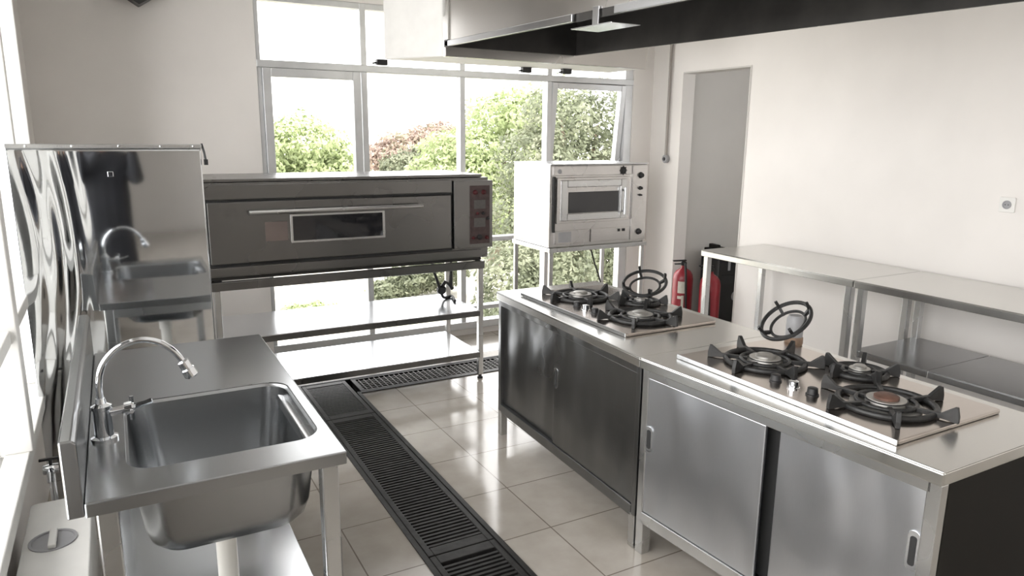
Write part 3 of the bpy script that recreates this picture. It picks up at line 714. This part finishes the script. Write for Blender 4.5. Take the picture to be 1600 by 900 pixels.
q = MB(); q.lathe([(.024, .010), (.024, .0125), (.019, .0125), (.018, .0105)], m=along((0, 0, 0), (-1, 0, 0)), n=24); q.build('outlet', M['greyjar'], ws, smooth=True)
q = MB()
for y in (-.008, .008): q.box(-.0135, -.0101, y-.002, y+.002, -.002, .002)
q.build('pin_hole', M['void'], ws)
cd = thing('conduit_pipe', 'grey conduit drop with a round box on the wall between window and doorway', 'conduit', (XR-.02, 5.055, 1.45))
q = MB(); q.tube([(0, 0, .03), (0, 0, ZC-1.45)], .012, 12); q.build('pipe', M['conduit'], cd, smooth=True)
q = MB(); q.lathe([(.032, -.02), (.036, -.014), (.036, .010), (.028, .018)], m=along((.0, 0, .0), (-1, 0, 0)), n=20); q.build('round_box', M['greyjar'], cd, smooth=True)
q = MB(); q.lathe([(.016, .018), (.014, .024)], m=along((0, 0, 0), (-1, 0, 0)), n=16); q.build('button', M['black'], cd, smooth=True)

def extinguisher(loc, rz, label, lbl=True, H=.52, r=.085):
    e = thing('fire_extinguisher', label, 'fire extinguisher', loc, rz, group='red fire extinguishers by the doorway')
    lathe([(r*.9, 0), (r, .012), (r, H-.09), (r*.92, H-.05), (r*.7, H-.02), (r*.35, H), (.022, H+.01), (.022, H+.025)], n=32).build('cylinder', M['red'], e, smooth=True)
    v = MB(); v.lathe([(.024, H+.0255), (.026, H+.05), (.015, H+.06)], n=16)
    v.box(-.10, .02, -.012, .012, H+.062, H+.074); v.box(-.085, .02, -.010, .010, H+.035, H+.045); v.build('valve_handle', M['black'], e, .003)
    tube(smooth_path([(0, -.025, H+.04), (-.02, -.07, H+.03), (-.03, -.105, H-.06), (-.02, -.103, H-.2), (-.01, -.1, H-.34)]), .010, 10).build('hose', M['rubber'], e, smooth=True)
    if lbl:
        q = MB(); n = 14; rr_ = r+.0012
        def band(a0, a1, za, zb):
            L = [[q.b.verts.new((rr_*math.cos(a0+(a1-a0)*i/n), rr_*math.sin(a0+(a1-a0)*i/n), z)) for i in range(n+1)] for z in (za, zb)]
            for i in range(n): q.b.faces.new((L[0][i], L[0][i+1], L[1][i+1], L[1][i]))
        band(math.radians(215), math.radians(262), H-.20, H-.10)
        band(math.radians(238), math.radians(252), H-.42, H-.22)
        band(math.radians(215), math.radians(240), H-.25, H-.225)
        lo = q.build('label_sticker', M['label'], e, label='white label sticker'); md = lo.modifiers.new('t', 'SOLIDIFY'); md.thickness = .001
    return e
extinguisher((4.165, 4.56, 0), -.25, 'red fire extinguisher with white stickers left of the table leg', True, .555, .085)
extinguisher((4.255, 4.33, 0), -.6, 'darker red fire extinguisher standing right beside the stickered one', False, .535, .085)
bc = thing('speaker_cabinet', 'black boxy appliance with a round emblem standing in the doorway', 'appliance', (4.84, 4.74, 0), math.radians(-8))
box(-.18, .18, -.14, .14, 0, .63).build('body', M['black'], bc, .012, 3)
q = MB(); q.lathe([(.040, 0), (.040, .004), (.028, .004), (.028, 0)], m=along((.0, -.1405, .24), (0, -1, 0)) @ Matrix.Diagonal((.7, 1, 1, 1)), n=28); q.build('emblem_ring', M['greyjar'], bc, smooth=True)
for x in (-.09, .03): box(x, x+.025, -.150, -.1405, .48, .58).build('strip', M['greyjar'], bc, .003)
q = MB(); q.box(-.16, .16, -.146, -.1405, .36, .44); q.build('vent_panel', M['void'], bc, .003)
q = MB(); q.box(-.18, .0, -.1, .1, .631, .66); q.box(-.16, -.12, -.06, .06, .66, .70); q.build('top_tray', M['darkpanel'], bc, .005)

# ------------------------------------------------------------------ range hood (tilts slightly down towards the viewer)
hdn = thing('range_hood', 'long stainless range hood with a black greasy inside above the stove counter', 'hood', (0, 3.70, 2.105))
hdn.rotation_euler = (math.radians(1.2), 0, 0)
HX0, HX1, HL, HH = 1.625, 2.445, 3.3, .78
box(HX0, HX0+.004, -HL, 0, .030, HH).build('left_side', M['steel_hood'], hdn)
box(HX0+.004, HX0+.008, -HL, -.01, .0, HH).build('left_lining', M['soot'], hdn)
box(HX1, HX1+.004, -HL, 0, 0, HH).build('right_side', M['steel_hood'], hdn)
box(HX1-.004, HX1-.0005, -HL, -.01, 0.001, HH).build('right_lining', M['soot'], hdn, label='black greasy inner side')
box(HX0+.0085, HX1-.0045, -.012, -.006, 0.001, HH).build('end_lining', M['soot'], hdn)
box(HX0+.0085, HX1-.0045, -HL, -.013, HH-.01, HH).build('top_lining', M['soot'], hdn)
q = MB(); q.box(HX0, HX1, -HL-.004, -HL-.0005, 0, HH); q.build('near_end', M['steel_hood'], hdn)
# lower lip of the left side, in two lengths with the drip tray between
q = MB()
for a, b_ in ((-1.23, 0.0), (-HL, -1.50)):
    q.box(HX0-.014, HX0-.0005, a, b_, 0, .030)
q.build('drip_lip', M['steel_shelf'], hdn, .003)
q = MB(); q.box(HX0-.02, HX0+.11, -1.50, -1.235, -.030, -.026); q.box(HX0-.008, HX0-.002, -1.40, -1.36, -.026, .04); q.build('drip_tray', M['steel_shelf'], hdn, .001)
q = MB(); q.box(HX0-.008, HX0-.0005, -.03, .006, .0, HH); q.build('corner_post', M['steel_hood'], hdn, .002)
box(HX0-.014, HX0+.004, -.04, .008, -.002, .035).build('corner_cap', M['black'], hdn, .002)
q = MB(); q.box(HX0-.005, 2.985, .008, .045, -.048, .16); q.build('end_plate', M['steel_hood'], hdn, .003)
# ------------------------------------------------------------------ boxed white duct behind the hood
dk = MB(); dk.prism([(1.56, 4.53), (1.80, 4.16), (3.30, 4.16), (3.30, 4.53)], 'z', 2.105, ZC-.002)
o = dk.build('boxed_duct', M['aluwhite'], None, .008); tag(o, 'white boxed duct under the ceiling between hood and window', 'duct')
for i, (x, y, l) in enumerate(((1.545, 4.54, 'black cable clamp at the left corner of the white boxed duct'), (2.57, 4.50, 'larger black cable clamp under the boxed duct, behind the hood'), (2.86, 4.44, 'small black cable clamp under the right part of the boxed duct'))):
    q = MB(); q.box(-.035, .035, -.02, .02, -.035, 0); q.tube([(-.03, 0, -.02), (-.06, 0, -.026)], .006, 8); o = q.build('cable_clamp', M['black'], None, .004)
    o.location = (x, y, 2.1045); tag(o, l, 'clamp', 'cable clamps under the boxed duct')
# black device at the top left
bl = thing('wall_speaker', 'black pointed device hanging high on the left part of the back wall', 'speaker', (.232, 5.20, 2.40))
q = MB()
q.prism([(0, 0), (.13, .085), (.09, .30), (-.09, .30), (-.13, .085)], 'y', -.07, .07); q.build('housing', M['black'], bl, .006)
q = MB(); q.box(-.02, .02, .0705, .0995, .12, .24); q.build('bracket', M['black'], bl)
q = MB(); q.prism([(0, .03), (.10, .095), (.07, .27), (-.07, .27), (-.10, .095)], 'y', -.075, -.0705); q.build('grille', M['rubber'], bl)

# ------------------------------------------------------------------ person taking the picture (seen only as the dark reflection in the sheet)
def person():
    pr = thing('person', 'person in long dark clothes holding up a phone, mirrored in the polished steel sheet', 'person', (-.07, -.44, 0))
    V = [(0, 0, .95), (0, 0, 1.14), (0, 0, 1.30), (0, .01, 1.42), (0, .02, 1.49), (0, .04, 1.56), (0, .05, 1.63),
         (.19, 0, 1.38), (.26, .10, 1.20), (.22, .27, 1.49), (-.19, 0, 1.38), (-.22, .10, 1.20), (-.02, .27, 1.49),
         (0, 0, .70), (0, 0, .40), (0, 0, .14)]
    E = [(0,1),(1,2),(2,3),(3,4),(4,5),(5,6),(3,7),(7,8),(8,9),(3,10),(10,11),(11,12),(0,13),(13,14),(14,15)]
    Rd = [.19,.18,.19,.14,.06,.07,.08,.09,.06,.04,.09,.06,.04,.20,.21,.22]
    me = bpy.data.meshes.new('body'); me.from_pydata(V, E, []); o = bpy.data.objects.new('body', me); COL.objects.link(o); o.parent = pr
    me.materials.append(M['cloth'])
    md = o.modifiers.new('skin', 'SKIN'); sv = me.skin_vertices[0].data
    for i, r in enumerate(Rd): sv[i].radius = (r*1.15, r*.75) if (i < 3 or i > 12) else (r, r)
    sv[0].use_root = True
    o.modifiers.new('sub', 'SUBSURF').levels = 2; o.modifiers['sub'].render_levels = 2
    for s_ in (-1, 1):
        q = MB(); q.lathe([(.03, 0), (.042, .02), (.038, .06), (.012, .085)], m=Matrix.Translation((s_*.10, .13, .0)) @ Matrix.Diagonal((1, 2.6, 1, 1)), n=16); q.build('shoe', M['black'], pr, smooth=True)
    q = MB(); q.lathe([(.02, -.11), (.055, -.10), (.072, -.04), (.080, .03), (.072, .08), (.04, .115), (.005, .125)], (0, .045, 1.645), 20)
    hdm = q.build('face', M['skin'], pr, smooth=True)
    nz_ = MB(); nz_.prism([(.120, 1.62), (.146, 1.622), (.122, 1.68)], 'x', -.012, .012); nz_.build('nose', M['skin'], hdm, .004)
    for s_ in (-1, 1):
        lathe([(.001, -.006), (.009, -.003), (.010, .003), (.001, .006)], m=along((s_*.028, .119, 1.665), (0, 1, 0)), n=12).build('eye', M['black'], hdm, smooth=True)
    q = MB(); q.prism([(.112, 1.592), (.126, 1.596), (.126, 1.604), (.112, 1.608)], 'x', -.022, .022); q.build('mouth', M['rust'], hdm, .003)
    q = MB(); q.lathe([(.082, -.05), (.088, .0), (.090, .04), (.080, .09), (.045, .128), (.005, .138)], (0, .022, 1.645), 20); q.build('hair', M['hair'], pr, smooth=True)
    for s_ in (-1, 1):
        hnd = MB(); bx = .115 + s_*.095
        for k in range(4):
            z = 1.555 + k*.019; L = (.9, 1.0, .95, .8)[k]
            hnd.tube([(bx, .335, z-.01), (bx+s_*.010, .358, z), (bx-s_*.004*L, .378, z+.002), (bx-s_*.030*L, .382, z+.002)], [.010, .0095, .009, .008], 8)
        hnd.tube([(bx, .33, 1.55), (bx-s_*.018, .338, 1.575), (bx-s_*.040, .346, 1.592)], [.013, .011, .009], 8)
        hnd.lathe([(.012, -.045), (.028, -.03), (.032, .01), (.024, .04), (.01, .05)], (bx+s_*.006, .325, 1.572), 12)
        hnd.tube([(bx+s_*.006, .31, 1.54), (bx+s_*.02, .275, 1.50)], [.022, .026], 10)
        hnd.build('hand', M['skin'], pr, smooth=True)
person()
ph = thing('phone', 'black phone held up by the mirrored person', 'phone', (.035, -.066, 1.60))
box(-.078, .078, -.004, .004, -.036, .036).build('case', M['black'], ph, .003)
lathe([(.008, 0), (.008, .002)], m=along((.06, .004, .02), (0, 1, 0)), n=12).build('lens', M['blackglass'], ph)

# ------------------------------------------------------------------ outside: ground and trees
GZ = -3.2
struct(box(-60, 90, YB+1.5, 160, GZ-.2, GZ), 'ground', M['ground'])
def tree(x, y, blobs, mat, n, ls, label, cat='tree', name='tree', trunk=True, base=None):
    """blobs: (dx, dy, z, rx, ry, rz)"""
    b0 = base if base is not None else GZ
    t = thing(name, label, cat, (x, y, b0), group='trees outside the window wall' if cat == 'tree' else 'bushes below the window wall')
    rnd = random.Random(int(abs(x*131 + y*17))); vs_, fs = [], []
    vol = [b[3]*b[5] + b[4]*b[3] for b in blobs]; tot = sum(vol)
    for b, v in zip(blobs, vol):
        for _ in range(int(n*v/tot)):
            d = Vector((rnd.gauss(0, 1), rnd.gauss(0, 1), rnd.gauss(0, 1))).normalized()
            rr_ = (0.62 + 0.40*rnd.random()**.6) * (1 + .13*math.sin(d.x*7 + b[2]) + .10*math.sin(d.z*9 + d.y*6 + b[0]))
            c = Vector((b[0] + d.x*b[3]*rr_, b[1] + d.y*b[4]*rr_, b[2] - b0 + d.z*b[5]*rr_))
            nn = (d + Vector((rnd.gauss(0, .6), rnd.gauss(0, .6), rnd.gauss(0, .6) + .3))).normalized()
            u = nn.orthogonal().normalized(); u = Matrix.Rotation(rnd.random()*6.28, 3, nn) @ u; w_ = nn.cross(u)
            s = ls*(.6 + .8*rnd.random()); k = len(vs_)
            vs_ += [c - u*s, c + w_*s*.5 - nn*s*.1, c + u*s, c - w_*s*.5 - nn*s*.1]; fs.append((k, k+1, k+2, k+3))
    me = bpy.data.meshes.new('foliage'); me.from_pydata([tuple(v) for v in vs_], [], fs); me.materials.append(mat)
    o = bpy.data.objects.new('foliage', me); COL.objects.link(o); o.parent = t
    if trunk:
        q = MB(); b = max(blobs, key=lambda b: b[3]*b[5])
        top = Vector((b[0], b[1], b[2]-b0))
        q.tube([(0, 0, 0), (top.x*.3, top.y*.3, top.z*.5), tuple(top)], [.28, .2, .08], 10)
        for bb in blobs[:6]: q.tube([(top.x*.3, top.y*.3, top.z*.5), (bb[0]*.7, bb[1]*.7, (bb[2]-b0)*.8), (bb[0], bb[1], bb[2]-b0)], [.12, .07, .03], 6)
        q.build('trunk', M['bark'], t, smooth=True)
    return t
tree(6.2, 28.0, [(0, 0, 1.1, 1.7, 1.5, 1.25), (-1.4, 0, .9, 1.4, 1.4, 1.1), (1.2, 0, .3, 1.1, 1.2, 1.0), (0, -.4, -.4, 2.3, 1.4, 1.0), (-.4, -.3, -1.6, 1.9, 1.3, 1.0)], M['leafA'], 16000, .105, 'light green round topped tree seen in the leftmost window pane')
tree(15.6, 40.0, [(0, 0, .9, 2.2, 1.8, 1.0), (2.0, 1, 1.5, 1.8, 1.6, .9), (-2.0, 0, .3, 1.6, 1.5, .8)], M['leafC'], 8000, .13, 'pinkish flowering tree far off behind the second pane')
tree(11.9, 33.0, [(0, 0, -.1, .9, .9, .9), (1.2, 0, .2, .8, .8, .9), (-.6, 0, -.9, 1.3, 1.0, .8)], M['leafB'], 5500, .10, 'small dark green tree low in the second pane')
tree(12.4, 24.0, [(.6, 0, 2.2, 1.7, 1.6, 1.05), (-1.3, -.3, 1.1, 1.5, 1.4, .8), (2.2, .3, 2.2, 1.8, 1.6, 1.3), (-1.8, -.5, .3, 1.7, 1.4, .8), (.4, -.5, .3, 2.2, 1.5, 1.1), (1.0, -.4, -1.2, 2.6, 1.6, 1.2)], M['leafA'], 22000, .095, 'broad light green tree behind the third pane')
tree(10.2, 15.2, [(-.5, 0, 2.0, 1.0, 1.0, .95), (.7, .2, 1.9, 1.1, 1.0, 1.0), (-1.2, 0, .9, 1.0, 1.0, 1.0), (0, -.3, .6, 1.4, 1.1, 1.1), (1.5, .1, .6, 1.3, 1.1, 1.2), (-1.4, 0, -.6, 1.2, 1.0, 1.0), (.3, -.4, -.9, 1.7, 1.2, 1.2), (2.0, 0, -1.0, 1.5, 1.2, 1.3), (2.4, .3, 1.9, 1.1, 1.0, 1.2), (-.3, -.2, -2.2, 2.0, 1.2, .9)], M['leafB'], 34000, .062, 'dense olive green tree filling the rightmost panes')
tree(7.6, 20.0, [(0, 0, -2.6, .8, .7, .5), (.9, 0, -2.3, .9, .8, .7), (-.8, 0, -2.9, .6, .6, .3)], M['leafB'], 6000, .07, 'olive green bush seen under the right part of the deck oven', 'bush', 'bush', False)
tree(3.85, 18.0, [(0, 0, -2.85, .7, .6, .30), (.6, .3, -2.95, .5, .5, .22)], M['leafA'], 2600, .06, 'low light green bush seen under the middle of the deck oven', 'bush', 'bush', False)
tree(6.6, 11.6, [(-.2, 0, -1.3, .8, .7, 1.0), (.9, .1, -1.0, .8, .7, 1.1), (.3, 0, -2.4, 1.2, .7, .7)], M['leafB'], 12000, .055, 'dark leafy bush just below the window behind the small oven stand', 'bush', 'bush', False)
bpy.context.view_layer.update()
